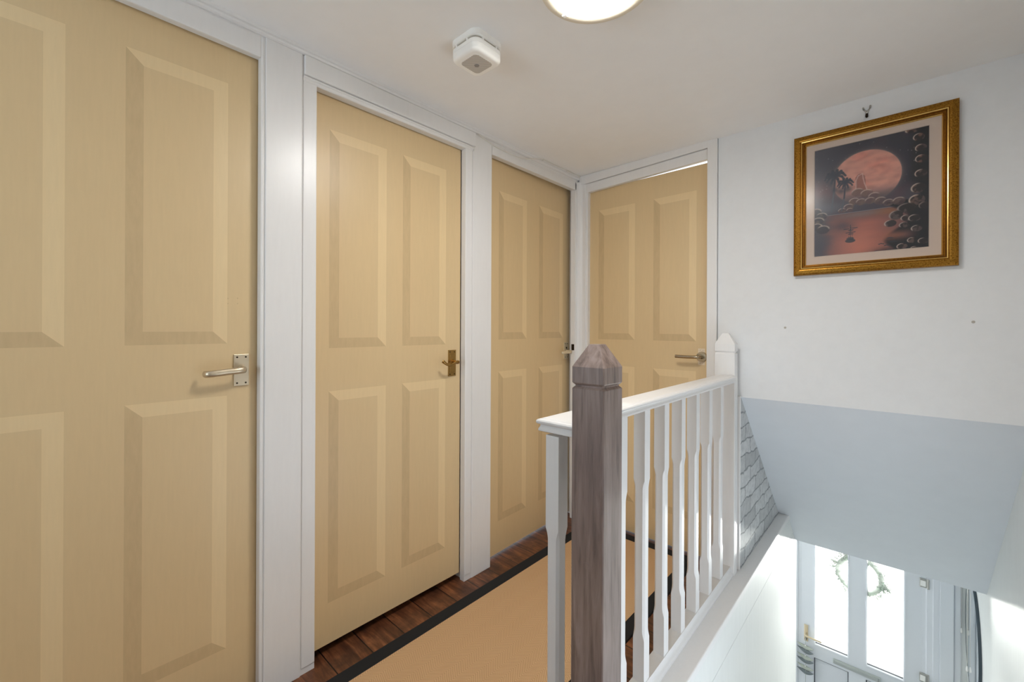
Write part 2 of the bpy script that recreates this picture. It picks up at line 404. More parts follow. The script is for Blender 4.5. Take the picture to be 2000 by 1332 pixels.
# ------------------------------------------------------------------ panelled doors
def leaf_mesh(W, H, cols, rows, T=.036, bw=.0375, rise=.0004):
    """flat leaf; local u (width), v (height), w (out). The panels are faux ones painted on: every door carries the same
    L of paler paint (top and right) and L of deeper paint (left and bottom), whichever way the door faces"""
    us = [0]+[x for c in cols for x in c]+[W]; vs = [0]+[x for r in rows for x in r]+[H]
    bm = bmesh.new(); g = [[bm.verts.new((u, 0, v)) for v in vs] for u in us]
    for i in range(len(us)-1):
        for j in range(len(vs)-1):
            q = [g[i][j], g[i+1][j], g[i+1][j+1], g[i][j+1]]
            if (us[i], us[i+1]) in [tuple(c) for c in cols] and (vs[j], vs[j+1]) in [tuple(r) for r in rows]:
                inn = [bm.verts.new((us[i]+bw, rise, vs[j]+bw)), bm.verts.new((us[i+1]-bw, rise, vs[j]+bw)), bm.verts.new((us[i+1]-bw, rise, vs[j+1]-bw)), bm.verts.new((us[i]+bw, rise, vs[j+1]-bw))]
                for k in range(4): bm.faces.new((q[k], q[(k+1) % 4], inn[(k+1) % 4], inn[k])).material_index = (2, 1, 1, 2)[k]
                bm.faces.new(inn)
            else: bm.faces.new(q)
    e = [x for x in bm.edges if x.is_boundary]
    r = bmesh.ops.extrude_edge_only(bm, edges=e); nv = [x for x in r['geom'] if isinstance(x, bmesh.types.BMVert)]
    for v in nv: v.co.y = -T
    bmesh.ops.contextual_create(bm, geom=[x for x in r['geom'] if isinstance(x, bmesh.types.BMEdge)])
    return bm

def place(bm, org, du, dw):
    """local (u,w,v) -> world"""
    du, dw = Vector(du), Vector(dw)
    for v in bm.verts: v.co = Vector(org)+du*v.co.x+dw*v.co.y+Vector((0, 0, v.co.z))
    return bm

class Fr:
    """door-face frame for fittings: at(u, w, v) gives the world point"""
    def __init__(s, org, du, dw): s.o, s.du, s.dw = Vector(org), Vector(du).normalized(), Vector(dw).normalized()
    def __call__(s, u, w, v): return s.o+s.du*u+s.dw*w+Vector((0, 0, v))
    def box(s, bm, a, b, bevel=0.):
        t = box(bmesh.new(), a, b, bevel)
        vm = {v: bm.verts.new(s(*v.co)) for v in t.verts}
        for f in t.faces: bm.faces.new([vm[v] for v in f.verts])
        t.free(); return bm

def door(n, org, du, dw, W, H, cols, rows, label):
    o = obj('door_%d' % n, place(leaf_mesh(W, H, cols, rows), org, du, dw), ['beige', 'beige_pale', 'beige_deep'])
    struct(o, label, 'door'); return o, Fr(org, du, dw)

# door 1
z0 = .036
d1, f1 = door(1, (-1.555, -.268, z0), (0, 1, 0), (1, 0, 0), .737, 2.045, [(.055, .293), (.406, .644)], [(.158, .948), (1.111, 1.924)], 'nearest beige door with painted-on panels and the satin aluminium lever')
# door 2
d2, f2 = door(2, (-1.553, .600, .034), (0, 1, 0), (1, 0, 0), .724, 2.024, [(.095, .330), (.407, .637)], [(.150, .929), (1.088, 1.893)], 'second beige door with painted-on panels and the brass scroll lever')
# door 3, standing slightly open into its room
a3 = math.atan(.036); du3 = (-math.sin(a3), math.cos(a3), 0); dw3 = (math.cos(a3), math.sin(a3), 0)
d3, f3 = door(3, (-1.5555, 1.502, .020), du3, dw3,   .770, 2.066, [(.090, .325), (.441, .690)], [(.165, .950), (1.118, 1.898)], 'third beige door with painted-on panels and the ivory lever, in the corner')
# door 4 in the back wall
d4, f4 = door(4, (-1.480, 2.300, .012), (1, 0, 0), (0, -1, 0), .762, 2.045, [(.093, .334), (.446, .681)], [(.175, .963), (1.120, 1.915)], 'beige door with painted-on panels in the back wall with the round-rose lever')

def screws(parent, fr, pts, w, r=.0032):
    for u, v in pts: obj('screw', cyl(bmesh.new(), fr(u, w-.001, v), fr(u, w+.0012, v), r, r*.8, 12), 'screw', parent)

# lever 1: satin aluminium on a plate with four screws
u0, u1, v0, v1 = .661, .703, .976, 1.076
h = obj('door_handle', f1.box(bmesh.new(), (u0, 0, v0), (u1, .006, v1), .001), 'alu', d1); h['label'] = 'satin aluminium lever handle'
c = ((u0+u1)/2+.002, 1.029)
obj('lever', tube(bmesh.new(), [f1(c[0]+a, b, c[1]+k) for a, b, k in smooth_path([(0, .004, 0), (0, .025, 0), (-.003, .041, -.0005), (-.016, .048, -.001), (-.05, .048, -.003), (-.086, .047, -.006), (-.098, .043, -.007), (-.102, .034, -.0075), (-.103, .026, -.0075)], 6)], [.0105]*6+[.0098]*43, 12, (1, .6), (0, 0, 1)), 'alu', h, True)
obj('collar', cyl(bmesh.new(), f1(c[0], .005, c[1]), f1(c[0], .012, c[1]), .0145, .0135, 24), 'alu', h, True, 40)
screws(h, f1, [(u0+.009, v1-.009), (u1-.009, v1-.009), (u0+.009, v0+.009), (u1-.009, v0+.009)], .006)
for uu, vv in ((.646, 1.252), (.672, 1.254), (.646, 1.236), (.672, 1.237)): obj('screw_hole', cyl(bmesh.new(), f1(uu, -.0005, vv), f1(uu, .0004, vv), .0022, .002, 10), 'beige_deep', d1)
# lever 2: brass scroll
u0, u1, v0, v1 = .651, .697, .939, 1.061
bm = f2.box(bmesh.new(), (u0, 0, v0), (u1, .004, v1), .0015)
h = obj('door_handle', bm, 'brass', d2); h['label'] = 'aged brass scroll lever handle'
obj('raised_field', f2.box(bmesh.new(), (u0+.009, .003, v0+.018), (u1-.009, .0065, v1-.018), .0015), 'brass', h)
c = (.676, 1.005)
P = [(.0, .004, 0), (0, .03, 0), (.002, .043, .001), (-.002, .050, .003), (-.015, .052, .004), (-.032, .051, -.004), (-.052, .050, -.009), (-.072, .049, -.003), (-.085, .047, .006), (-.090, .043, .010)]
obj('lever', tube(bmesh.new(), [f2(c[0]+a, b, c[1]+k) for a, b, k in smooth_path(P, 5)], [.008]*12+[.0062]*26+[.0072]*8, 12, (1, .75), (0, 0, 1)), 'brass', h, True)
obj('collar', cyl(bmesh.new(), f2(c[0], .005, c[1]), f2(c[0], .014, c[1]), .014, .012, 24), 'brass', h, True, 40)
screws(h, f2, [(u0+.010, v1-.009), (u1-.010, v1-.009), (u0+.010, v0+.009), (u1-.010, v0+.009)], .004, .003)
# lever 3: ivory
u0, u1, v0, v1 = .702, .746, .986, 1.089
h = obj('door_handle', f3.box(bmesh.new(), (u0, 0, v0), (u1, .006, v1), .001), 'ivory', d3); h['label'] = 'ivory coloured lever handle'
c = (.727, 1.032)
P = [(0, .004, 0), (0, .028, 0), (-.003, .042, 0), (-.02, .048, -.001), (-.06, .048, -.003), (-.092, .045, -.005), (-.098, .036, -.005)]
obj('lever', tube(bmesh.new(), [f3(c[0]+a, b, c[1]+k) for a, b, k in smooth_path(P, 6)], .0085, 12, (1, .65), (0, 0, 1)), 'ivory', h, True)
obj('keyhole', cyl(bmesh.new(), f3(c[0], .0055, c[1]+.022), f3(c[0], .0068, c[1]+.022), .007, .006, 16), 'screw', h)
screws(h, f3, [(u0+.010, v1-.009), (u1-.010, v1-.009), (u0+.010, v0+.009), (u1-.010, v0+.009)], .006)
# lever 4: polished lever on a round rose
c = (.711, 1.041)
h = obj('door_handle', cyl(bmesh.new(), f4(c[0], 0, c[1]), f4(c[0], .009, c[1]), .027, .0255, 36), 'chrome', d4, True, 40); h['label'] = 'polished lever handle on a round rose'
pp = obj('bare_patch', f4.box(bmesh.new(), (c[0]-.019, -.0005, c[1]-.043), (c[0]+.015, .0004, c[1]+.043)), M.setdefault('bare', painted('bare_patch', lin(226, 208, 182), .6, (40, 40, 40), .12, .05, 6)), d4); pp['label'] = 'paler patch left by an older handle plate'
screws(pp, f4, [(c[0]-.008, c[1]+.034), (c[0]+.006, c[1]+.034), (c[0]-.008, c[1]-.035)], .0005, .0014)
P = [(0, .006, 0), (0, .03, 0), (-.003, .045, 0), (-.012, .052, 0), (-.04, .053, -.001), (-.08, .053, -.001), (-.118, .053, 0)]
obj('lever', tube(bmesh.new(), [f4(c[0]+a, b, c[1]+k) for a, b, k in smooth_path(P, 6)], [.0105]*10+[.0085]*27, 14, (1, 1), (0, 0, 1)), 'chrome', h, True, 50)
obj('lock_turn', cyl(bmesh.new(), f4(c[0]+.0, .009, c[1]), f4(c[0], .024, c[1]), .012, .011, 24), 'chrome', h, True, 40)

# ------------------------------------------------------------------ balustrade
XC = -.6195
bal = thing('balustrade', (XC, 1.45, .03), 'white painted landing balustrade with nine square balusters', 'balustrade')
yr0, yr1 = .813, 2.192
def mirror_prof(p): return p+[(-a, b) for a, b in p[::-1]]
zt = .980
pr = mirror_prof([(-.0185, -.034), (-.0395, -.034), (-.0418, -.0320), (-.0415, -.028), (-.0385, -.0225), (-.0375, -.0185), (-.0392, -.0165), (-.0437, -.0155), (-.0457, -.0125), (-.0457, -.0085), (-.0435, -.0052), (-.037, -.0042), (-.0345, -.0022), (-.029, -.0012), (-.012, 0)])
bm = bmesh.new(); YC = yr0+.0457                      # the rail turns the corner and returns into the dark newel post
loft(bm, [[(-.5574, YC+a, zt+b) for a, b in pr], [(XC+a, YC+a, zt+b) for a, b in pr], [(XC+a, yr1, zt+b) for a, b in pr]])
obj('handrail', bm, 'white_rail', bal)
pr = mirror_prof([(-.033, 0), (-.033, .008), (-.030, .012), (-.024, .016), (-.0215, .020), (-.0215, .040)])
obj('base_rail', extrude_profile([(XC+a, .030+b) for a, b in pr], yr0, yr1), 'white_rail', bal)
def baluster(yc):
    bm = bmesh.new(); s = .019; k = .0065; e = .0002
    def ring(z, c, s):
        return [(XC+a, yc+b, z) for a, b in ((s-c, s), (-(s-c), s), (-s, s-c), (-s, -(s-c)), (-(s-c), -s), (s-c, -s), (s, -(s-c)), (s, s-c))]
    L = [ring(.070, e, s), ring(.205, e, s)]
    for i in range(1, 5): q = i/4; L.append(ring(.205+.03*q, e+(k-e)*math.sin(q*PI/2), s-.0012*q))
    for i in range(0, 5): q = 1-i/4; L.append(ring(.685+.03*i/4, e+(k-e)*math.sin(q*PI/2), s-.0012*q))
    L.append(ring(.940, e, s)); loft(bm, L); return bm
for i in range(9): obj('baluster', baluster(.838+.1533*i), 'white_rail', bal)

def newel(xc, yc, s, sy, z0, z1, cap, apex, flat, groove):
    """square post, v groove and pyramid cap; s, sy half widths"""
    bm = bmesh.new()
    def ring(z, k=0., c=.0025):
        a, b = s-k, sy-k
        return [(xc+x, yc+y, z) for x, y in ((a-c, b), (-(a-c), b), (-a, b-c), (-a, -(b-c)), (-(a-c), -b), (a-c, -b), (a, -(b-c)), (a, b-c))]
    L = [ring(z0), ring(groove-.007), ring(groove-.0055, .001), ring(groove-.001, .0055), ring(groove+.001, .0055), ring(groove+.0055, .001), ring(groove+.007), ring(cap-.002), ring(cap, .001)]
    L.append([(xc+(p[0]-xc)*flat, yc+(p[1]-yc)*flat, apex) for p in ring(cap, .001)])
    loft(bm, L); return bm
nw = tag(obj('newel_post', newel(-.5153, .8503, .0418, .0418, -.35, 1.108, 1.1144, 1.1631, .34, 1.0696), 'newel'), 'dark brown stained newel post with pyramid cap and groove', 'newel post')
obj('bolt_plug', cyl(bmesh.new(), (-.5158, .8087, .6716), (-.5158, .8077, .6716), .0075, .0072, 20), 'newel', nw)
wn = tag(obj('newel_post', newel(-.629, 2.216, .0465, .024, .030, 1.122, 1.128, 1.178, .30, 1.086), 'white_rail'), 'white painted newel post standing against the back wall', 'newel post')

# ------------------------------------------------------------------ rug
rug = thing('runner_rug', (-1.10, .9, 0), 'tan herringbone sisal runner rug with black border', 'rug')
rx0, rx1, ry0, ry1, bw = -1.425, -.770, -.60, 2.268, .056
obj('woven_field', B((rx0+bw-.003, ry0+bw-.003, .0005), (rx1-bw+.003, ry1-bw+.003, .0065)), 'sisal', rug)
def border(x0, x1, y0, y1, w, z0, z1):
    bm = bmesh.new(); pr = [(0, z0), (.0015, z1-.001), (.004, z1), (w-.003, z1), (w, z1-.002), (w, z0)]
    loft(bm, [[(x, y, z) for w_, z in pr for x, y in [c(w_)]] for c in (lambda k: (x0+k, y0+k), lambda k: (x1-k, y0+k), lambda k: (x1-k, y1-k), lambda k: (x0+k, y1-k), lambda k: (x0+k, y0+k))], False, False)
    bmesh.ops.remove_doubles(bm, verts=bm.verts[:], dist=1e-5); return bm
b = obj('border', border(rx0, rx1, ry0, ry1, bw, .0005, .009), 'black', rug); b['label'] = 'black cloth border'

# ------------------------------------------------------------------ ceiling fittings
lc = (-.594, .972)
cl = thing('ceiling_light', (lc[0], lc[1], ZC), 'round flush ceiling light, switched on', 'ceiling light')
rg = obj('base_ring', lathe(bmesh.new(), [(.10, ZC-.0005), (.146, ZC-.0005), (.146, ZC-.030), (.153, ZC-.036), (.155, ZC-.044), (.152, ZC-.050), (.140, ZC-.052), (.1285, ZC-.050), (.1285, ZC-.040), (.10, ZC-.030)], (*lc, 0), 64), 'alu_ring' if 'alu_ring' in M else M.setdefault('alu_ring', mat('light_ring', lin(226, 216, 196), .4)), cl, True, 40)
pr = [(.0005, 0)]+[(.128*math.sin(a*PI/24), 0) for a in range(1, 12)]
M['lamp'] = emis('lit_opal_glass', (1., .98, .945), 88.)
prof = [(max(.0006, .128*math.sin(a*PI/24)), ZC-.046-.018*math.cos(a*PI/24)) for a in range(0, 13)]
obj('diffuser', lathe(bmesh.new(), prof[::-1], (*lc, 0), 64), 'lamp', cl, True)
obj('catch', B((lc[0]-.136, lc[1]+.030, ZC-.056), (lc[0]-.122, lc[1]+.042, ZC-.046), .002), 'plastic', rg)

ax, ay, hs = -1.062, .974, .0655
sa = thing('smoke_alarm', (ax, ay, ZC), 'square white smoke alarm on the ceiling', 'smoke alarm')
bm = bmesh.new(); loft(bm, [rrect(ax, ay, hs, hs, .028, ZC), rrect(ax, ay, hs, hs, .028, ZC-.0185), rrect(ax, ay, hs-.003, hs-.003, .026, ZC-.0205)])
obj('base', bm, 'plastic', sa, True, 30)
bm = bmesh.new(); loft(bm, [rrect(ax, ay, hs-.007, hs-.007, .024, ZC-.020), rrect(ax, ay, hs-.007, hs-.007, .024, ZC-.0285)])
vg = obj('vent_gap', bm, 'plastic_dark', sa, True, 30)
for i, (dx, dy) in enumerate(((-.03, -1), (.022, -1), (1, -.03), (1, .03))):
    p = (ax+(dx if abs(dx) < 1 else dx*(hs-.0045)), ay+(dy if abs(dy) < 1 else dy*(hs-.0045)))
    obj('vent_rib', B((p[0]-.003, p[1]-.003, ZC-.0290), (p[0]+.003, p[1]+.003, ZC-.0195)), 'plastic', vg)
bm = bmesh.new(); L = [rrect(ax, ay, hs-.004, hs-.004, .026, ZC-.028), rrect(ax, ay, hs-.001, hs-.001, .027, ZC-.0295), rrect(ax, ay, hs-.001, hs-.001, .027, ZC-.0415), rrect(ax, ay, hs-.0022, hs-.0022, .027, ZC-.042), rrect(ax, ay, hs-.001, hs-.001, .027, ZC-.0425)]
for i in range(1, 7): a = i/6*PI/2; L.append(rrect(ax, ay, hs-.001-.013*(1-math.cos(a)), hs-.001-.013*(1-math.cos(a)), .027-.006*(1-math.cos(a)), ZC-.054-.014*math.sin(a)))
loft(bm, L); cov = obj('cover', bm, 'plastic', sa, True, 30)
bm = bmesh.new(); k = .040; loft(bm, [rrect(ax, ay, k, k, .014, ZC-.0675), rrect(ax, ay, k, k, .014, ZC-.0690)])
m = M['grille'] = mat('alarm_grille', lin(190, 184, 176), .6); t = NT(m)
sp_ = t.n('ShaderNodeSeparateXYZ'); tc = t.n('ShaderNodeTexCoord'); t.l(tc.outputs['Object'], sp_.inputs[0])
ln = t.math('LESS_THAN', t.math('FRACT', t.math('DIVIDE', t.math('ADD', sp_.outputs[0], t.math('MULTIPLY', sp_.outputs[1], -1.)), .0088)), .38)
t.color(t.mix(ln, lin(208, 202, 194), lin(160, 152, 144)))
gr = obj('grille', bm, 'grille', cov); gr['label'] = 'grey slotted sounder grille'
obj('test_button', cyl(bmesh.new(), (ax-.004, ay+.004, ZC-.0684), (ax-.004, ay+.004, ZC-.0710), .0085, .0075, 24), M.setdefault('btn', mat('grey_button', lin(140, 132, 125), .5)), cov, True, 40)

cb = thing('cable', (-1.51, 1.9, 2.13), 'thin white cable drooping along the ceiling bead to the corner', 'cable')
P = smooth_path([(-1.506, 1.392, 2.131), (-1.511, 1.45, 2.122), (-1.512, 1.52, 2.112), (-1.511, 1.63, 2.108), (-1.509, 1.74, 2.117), (-1.505, 1.83, 2.141), (-1.500, 1.888, 2.153), (-1.502, 2.0, 2.1535), (-1.501, 2.12, 2.1545), (-1.500, 2.2, 2.154), (-1.497, 2.258, 2.152)], 6)
obj('cord', tube(bmesh.new(), P, .0023, 8), 'cable', cb, True)
for yy, zz in ((1.890, 2.1535), (2.125, 2.1545), (2.255, 2.1525)):
    obj('clip', B((-1.5085, yy-.004, zz-.005), (-1.496, yy+.004, zz+.0035), .0015), 'cable', cb)

# ------------------------------------------------------------------ picture
px0, px1, pz0, pz1 = -.3600, .1520, 1.4365, 2.0505
pic = thing('picture', ((px0+px1)/2, YW, pz0), 'gold framed picture of a red moon over a bay', 'picture')
def ring_frame(x0, x1, z0, z1, prof, y):
    """mitred frame; prof (inset, out from wall, material)"""
    bm = bmesh.new(); cs = [lambda w: (x0+w, z0+w), lambda w: (x1-w, z0+w), lambda w: (x1-w, z1-w), lambda w: (x0+w, z1-w)]
    V = [[bm.verts.new((c(w)[0], y-o, c(w)[1])) for w, o, _ in prof] for c in cs]
    for i in range(4):
        for j in range(len(prof)-1):
            f = bm.faces.new((V[i][j], V[(i+1) % 4][j], V[(i+1) % 4][j+1], V[i][j+1])); f.material_index = prof[j][2]
    return bm
pf = [(0, .001, 0), (0, .022, 0), (.0015, .026, 0), (.008, .029, 0), (.020, .031, 0), (.0245, .0305, 0), (.0255, .030, 2), (.0265, .0295, 1), (.0285, .0325, 1), (.0315, .0315, 1), (.0325, .028, 2), (.0345, .0245, 2), (.0365, .0245, 0), (.0385, .0255, 0), (.0395, .0225, 2), (.0410, .0205, 1), (.0430, .0215, 1), (.0450, .0185, 1), (.0462, .012, 2)]
obj('frame', ring_frame(px0, px1, pz0, pz1, pf, YW), ['gold', 'gold_bright', 'gold_dark'], pic)
ax0, ax1, az0, az1 = -.2857, .0737, 1.5151, 1.9788
pm = [(.0445, .012, 0), (ax0-px0, .012, 0), (ax0-px0+.002, .0095, 0)]
bm = bmesh.new()
o_ = [(px0+.0445, pz0+.0445), (px1-.0445, pz0+.0445), (px1-.0445, pz1-.0445), (px0+.0445, pz1-.0445)]; i_ = [(ax0, az0), (ax1, az0), (ax1, az1), (ax0, az1)]
V = [[bm.verts.new((x, YW-d, z)) for x, z in q] for q, d in ((o_, .013), (i_, .013), ([(x+.0015*(1 if k in (0, 3) else -1), z+.0015*(1 if k < 2 else -1)) for k, (x, z) in enumerate(i_)], .0105))]
for a, b in ((0, 1), (1, 2)):
    for k in range(4): bm.faces.new((V[a][k], V[a][(k+1) % 4], V[b][(k+1) % 4], V[b][k]))
obj('mount', bm, 'cream', pic)

# the print: painted on a fine grid as a colour attribute
def paint(W, H):
    u, v = np.meshgrid((np.arange(W)+.5)/W, (np.arange(H)+.5)/H, indexing='ij'); asp = .3594/.4637
    rng = np.random.default_rng(3)
    def fbm(fx, fy, oct=4, seed=0):
        r = np.random.default_rng(seed); out = np.zeros_like(u); amp = 1.; tot = 0
        for o in range(oct):
            gx, gy = int(fx*2**o)+2, int(fy*2**o)+2; g = r.random((gx+1, gy+1))
            x = u*(gx-1); y = v*(gy-1); i = x.astype(int); j = y.astype(int); a = x-i; b = y-j; a = a*a*(3-2*a); b = b*b*(3-2*b)
            out += amp*((g[i, j]*(1-a)+g[i+1, j]*a)*(1-b)+(g[i, j+1]*(1-a)+g[i+1, j+1]*a)*b); tot += amp; amp *= .5
        return out/tot
    ss = lambda a, b, x: (lambda t: t*t*(3-2*t))(np.clip((x-a)/(b-a), 0, 1))
    C = np.zeros((W, H, 3))
    def over(c, a):
        C[:] = C*(1-a[..., None])+np.array(c)/255.*a[..., None]
    dist = lambda cx, cy: np.hypot((u-cx)*asp, v-cy)            # in picture heights
    over((62, 58, 68), np.ones_like(u))
    over((96, 94, 104), (1-ss(.0, .5, u))*.8)                     # blue-grey upper left
    f = fbm(3, 3, 4, 1)
    over((116, 58, 66), ss(.45, .7, f)*ss(.42, .6, u)*(1-ss(.8, .95, u))*.9)
    over((112, 70, 74), np.exp(-((v-.60)/.10)**2)*(1-ss(.1, .55, u))*.8)
    over((66, 60, 72), np.exp(-((u-.53)/.06)**2)*ss(.8, 1, v)*.5)
    over((28, 24, 28), ss(.80, .93, u)*.9)
    for _ in range(90):
        a, b = rng.random(), .5+.5*rng.random(); s = .0012+.002*rng.random()
        over((215, 205, 205), np.exp(-(dist(a, b)/s)**2)*(.5+.5*rng.random()))
    # moon
    mc, mr = (.482, .668), .2325; d = dist(*mc)
    over((150, 130, 128), np.exp(-np.clip(d-mr, 0, 9)/.014)*.75)
    inside = 1-ss(mr-.002, mr+.002, d)
    sw = fbm(4, 7, 5, 5); ang = np.arctan2(v-.72, (u-.55)*asp); rad = np.hypot((u-.55)*asp, (v-.72)*1.5)
    swirl = .5+.5*np.sin(ang*2+rad*70+sw*9)
    base = np.array([216, 158, 140]); 
    mcol = base[None, None]*np.ones_like(C); mcol = mcol*(1-.35*ss(.45, .75, sw))[..., None]+np.array([214, 124, 106])*(.35*ss(.45, .75, sw))[..., None]
    tex = (swirl*.22+fbm(14, 34, 5, 9)*.78); mcol = mcol*(.90+.24*tex)[..., None]
    mcol = mcol*(1-.45*ss(.56, .46, v))[..., None]+np.array([104, 86, 90])*(.45*ss(.56, .46, v))[..., None]
    C[:] = C*(1-inside[..., None])+mcol/255.*inside[..., None]
    over((90, 82, 90), ss(.60, .46, v)*ss(.374, .38, v)*.75)       # misty shore under the moon
    over((120, 122, 132), np.exp(-((v-.44)/.05)**2)*(1-ss(.1, .5, u))*ss(.374, .38, v)*.6)
    # water
    wat = 1-ss(.372, .376, v); f = fbm(3, 22, 4, 21)
    over((120, 84, 82), wat)
    over((196, 120, 100), wat*np.exp(-((u-.46)/.30)**2)*(1-np.exp(-((v-.375)/.06)**2))*(.6+.5*f))
    over((214, 138, 112), wat*np.exp(-((u-.42)/.18)**2-((v-.10)/.10)**2)*.6)
    over((176, 106, 60), wat*np.exp(-((u-.66)/.10)**2-((v-.345)/.03)**2)*.8)
    over((150, 132, 124), wat*np.exp(-((u-.45)/.2)**2-((v-.35)/.025)**2)*.7)
    over((78, 80, 90), wat*(1-ss(.05, .22, u+.10*(f-.5)))*.85)
    over((70, 66, 74), wat*np.exp(-((u-.28)/.09)**2-((v-.26)/.05)**2)*.6)
    over((186, 112, 78), wat*np.exp(-((u-.72)/.10)**2-((v-.13)/.05)**2)*.7)
    over((158, 156, 158), np.exp(-((v-.374)/.0022)**2)*(1-ss(.8, .9, u))*.8)
    # dark right bank
    bank = ss(.0, .06, u-(.70+.10*np.cos((v-.27)*18)*(v < .42)+.18*(v > .42)+.02*fbm(6, 6, 3, 33)))*(1-ss(.40, .46, v)*(1-ss(.80, .92, u)))
    low = np.exp(-((v-.13)/.04)**2)*ss(.95, .80, u); bank = bank*(1-.8*low)
    over((26, 23, 27), np.clip(bank, 0, 1)*.95)
    over((26, 24, 28), ss(.70, .80, u)*(1-ss(.05, .11, v+.04*(u < .8)))*.9)
    over((30, 28, 32), np.exp(-((u-.70)/.16)**2-((v-.0)/.035)**2)*.7)
    over((44, 48, 56), (1-ss(.0, .12, u))*np.exp(-((v-.37)/.05)**2)*.8)
    # boulders: dark discs, bright rim at upper left
    def rock(cx, cy, r, lit=1., warm=0., rx=1.15, side=(-.75, .35), body=(46, 36, 36), ba=.9):
        x = (u-cx)*asp/(r*rx); y = (v-cy)/r; d = np.hypot(x, y); ins = 1-ss(.92, 1.0, d)
        n = fbm(26, 30, 3, int(cx*977+cy*131))
        over(body, ins*ba); 
        over((150, 84, 62), ins*warm*ss(.45, .7, n)*ss(-.9, .6, -x+y*.5+.4))
        over((128, 108, 98), ins*.55*ss(.48, .66, n))
        sdir = (x*side[0]+y*side[1])/np.hypot(*side)
        over((232, 208, 190), np.exp(-((d-.88)/.11)**2)*ss(.0, .7, sdir)*lit)
    for cx, cy, r, w in ((.914, .919, .032, .8), (.930, .827, .032, .25), (.932, .738, .033, .9), (.930, .617, .034, .3), (.913, .499, .042, .35), (.900, .403, .045, .5)): rock(cx, cy, r, 1, w)
    rock(.865, .992, .03, 1, 1, 1.6); rock(.957, .350, .03, .5); rock(.822, .348, .042, .6, 0, 1.5); rock(.736, .298, .040, .7)
    for cx, cy, r, w in ((.817, .265, .026, 0), (.883, .256, .030, .1), (.690, .234, .030, .1), (.801, .208, .024, .1), (.900, .168, .027, .1), (.865, .074, .024, .3), (.785, .030, .026, .6), (.885, .0, .022, .1), (.95, .06, .025, 0)): rock(cx, cy, r, .9, w, 1.35)
    # spire of rocks before the moon
    up = (-.3, 1)
    sp = (np.abs((u-.437-(v-.6)*(-.06))*asp) < .034*np.clip((.705-v)/.03, 0, 1)**.5)*(v > .53); over((150, 100, 90), ss(.4, .6, sp.astype(float))*.75)
    for x0, y0, x1, y1 in ((.395, .575, .395, .65), (.395, .65, .415, .69), (.415, .69, .452, .703), (.452, .703, .458, .66), (.458, .66, .47, .615), (.47, .615, .49, .56)):
        tt = np.clip(((u-x0)*(x1-x0)+(v-y0)*(y1-y0))/((x1-x0)**2+(y1-y0)**2), 0, 1); dd = np.hypot((u-x0-tt*(x1-x0))*asp, v-y0-tt*(y1-y0)); over((226, 196, 184), np.exp(-(dd/.0034)**2)*.9)
    for cx, cy, r in ((.411, .545, .036), (.49, .522, .036), (.555, .488, .034), (.608, .440, .034), (.381, .468, .032), (.441, .455, .030), (.33, .425, .03), (.52, .455, .03), (.675, .415, .03), (.76, .415, .034), (.27, .40, .024), (.34, .395, .02)):
        rock(cx, cy, r, .8, .2, 1.25, up, (112, 84, 82), .6)
    for cx, cy, r in ((.02, .42, .035), (.075, .375, .035), (.04, .33, .04), (.03, .28, .035), (.09, .25, .04)): rock(cx, cy, r, .8, .1, 1.3, (.3, 1), (58, 54, 58), .7)
    # palms
    dark = (58, 62, 74)
    def seg(x0, y0, x1, y1, w, c, a=.9):
        tt = np.clip(((u-x0)*(x1-x0)+(v-y0)*(y1-y0))/((x1-x0)**2+(y1-y0)**2+1e-9), 0, 1); dd = np.hypot((u-x0-tt*(x1-x0))*asp, v-y0-tt*(y1-y0)); over(c, (1-ss(w*.6, w*1.3, dd))*a)
    for px, py, s in ((.205, .735, 1.), (.30, .655, .75)):
        for a in (10, 40, 75, 110, 150, 185, 215, 250, 290, 330):
            ca, sa_ = math.cos(math.radians(a)), math.sin(math.radians(a)); l = .055*s
            seg(px, py, px+ca*l/asp, py+sa_*l*.8, .011*s, dark); seg(px+ca*l/asp, py+sa_*l*.8, px+ca*l*1.35/asp, py+sa_*l*.8-.028*s, .009*s, dark)
        seg(px, py, px-.012, py-.15, .008*s, dark); seg(px-.012, py-.15, px-.035, .40, .006*s, (96, 100, 110))
    for cx, cy in ((.20, .60), (.26, .58), (.32, .59), (.17, .66)): over(dark, np.exp(-(dist(cx, cy)/.030)**2)*.7)
    # ship and birds
    ink = (52, 58, 66)
    over(ink, (1-ss(.9, 1.1, np.hypot((u-.345)*asp/.036, (v-.122)/.017)))*.85); over(ink, (1-ss(.8, 1.2, np.hypot((u-.345)*asp/.026, (v-.140)/.014)))*.8)
    seg(.349, .13, .349, .262, .0022, ink); seg(.330, .14, .349, .255, .0015, ink, .7); seg(.368, .14, .349, .255, .0015, ink, .7)
    for x, y, l in ((.31, .228, .022), (.385, .232, .022), (.325, .195, .018), (.372, .195, .016), (.349, .215, .02), (.349, .18, .02)): seg(x-l, y, x+l, y+.002, .004, ink, .75)
    for x, y, l in ((.688, .110, .022), (.715, .076, .026), (.616, .066, .02), (.663, .049, .022), (.575, .006, .02)): seg(x-l, y, x, y+.004, .0035, ink, .9); seg(x, y+.004, x+l, y-.001, .0035, ink, .9)
    return np.clip(C, 0, 1)
W_, H_ = 200, 258
bm = None
C_ = paint(W_, H_)
me = bpy.data.meshes.new('print')
xs = np.linspace(ax0-.002, ax1+.002, W_+1); zs = np.linspace(az0-.002, az1+.002, H_+1)
X, Z = np.meshgrid(xs, zs, indexing='ij'); co = np.stack([X, np.full_like(X, YW-.0098), Z], -1).reshape(-1, 3)
i, j = np.meshgrid(np.arange(W_), np.arange(H_), indexing='ij'); a = (i*(H_+1)+j).ravel(); q = np.stack([a, a+(H_+1), a+(H_+1)+1, a+1], -1)
me.from_pydata(co.tolist(), [], q.tolist())
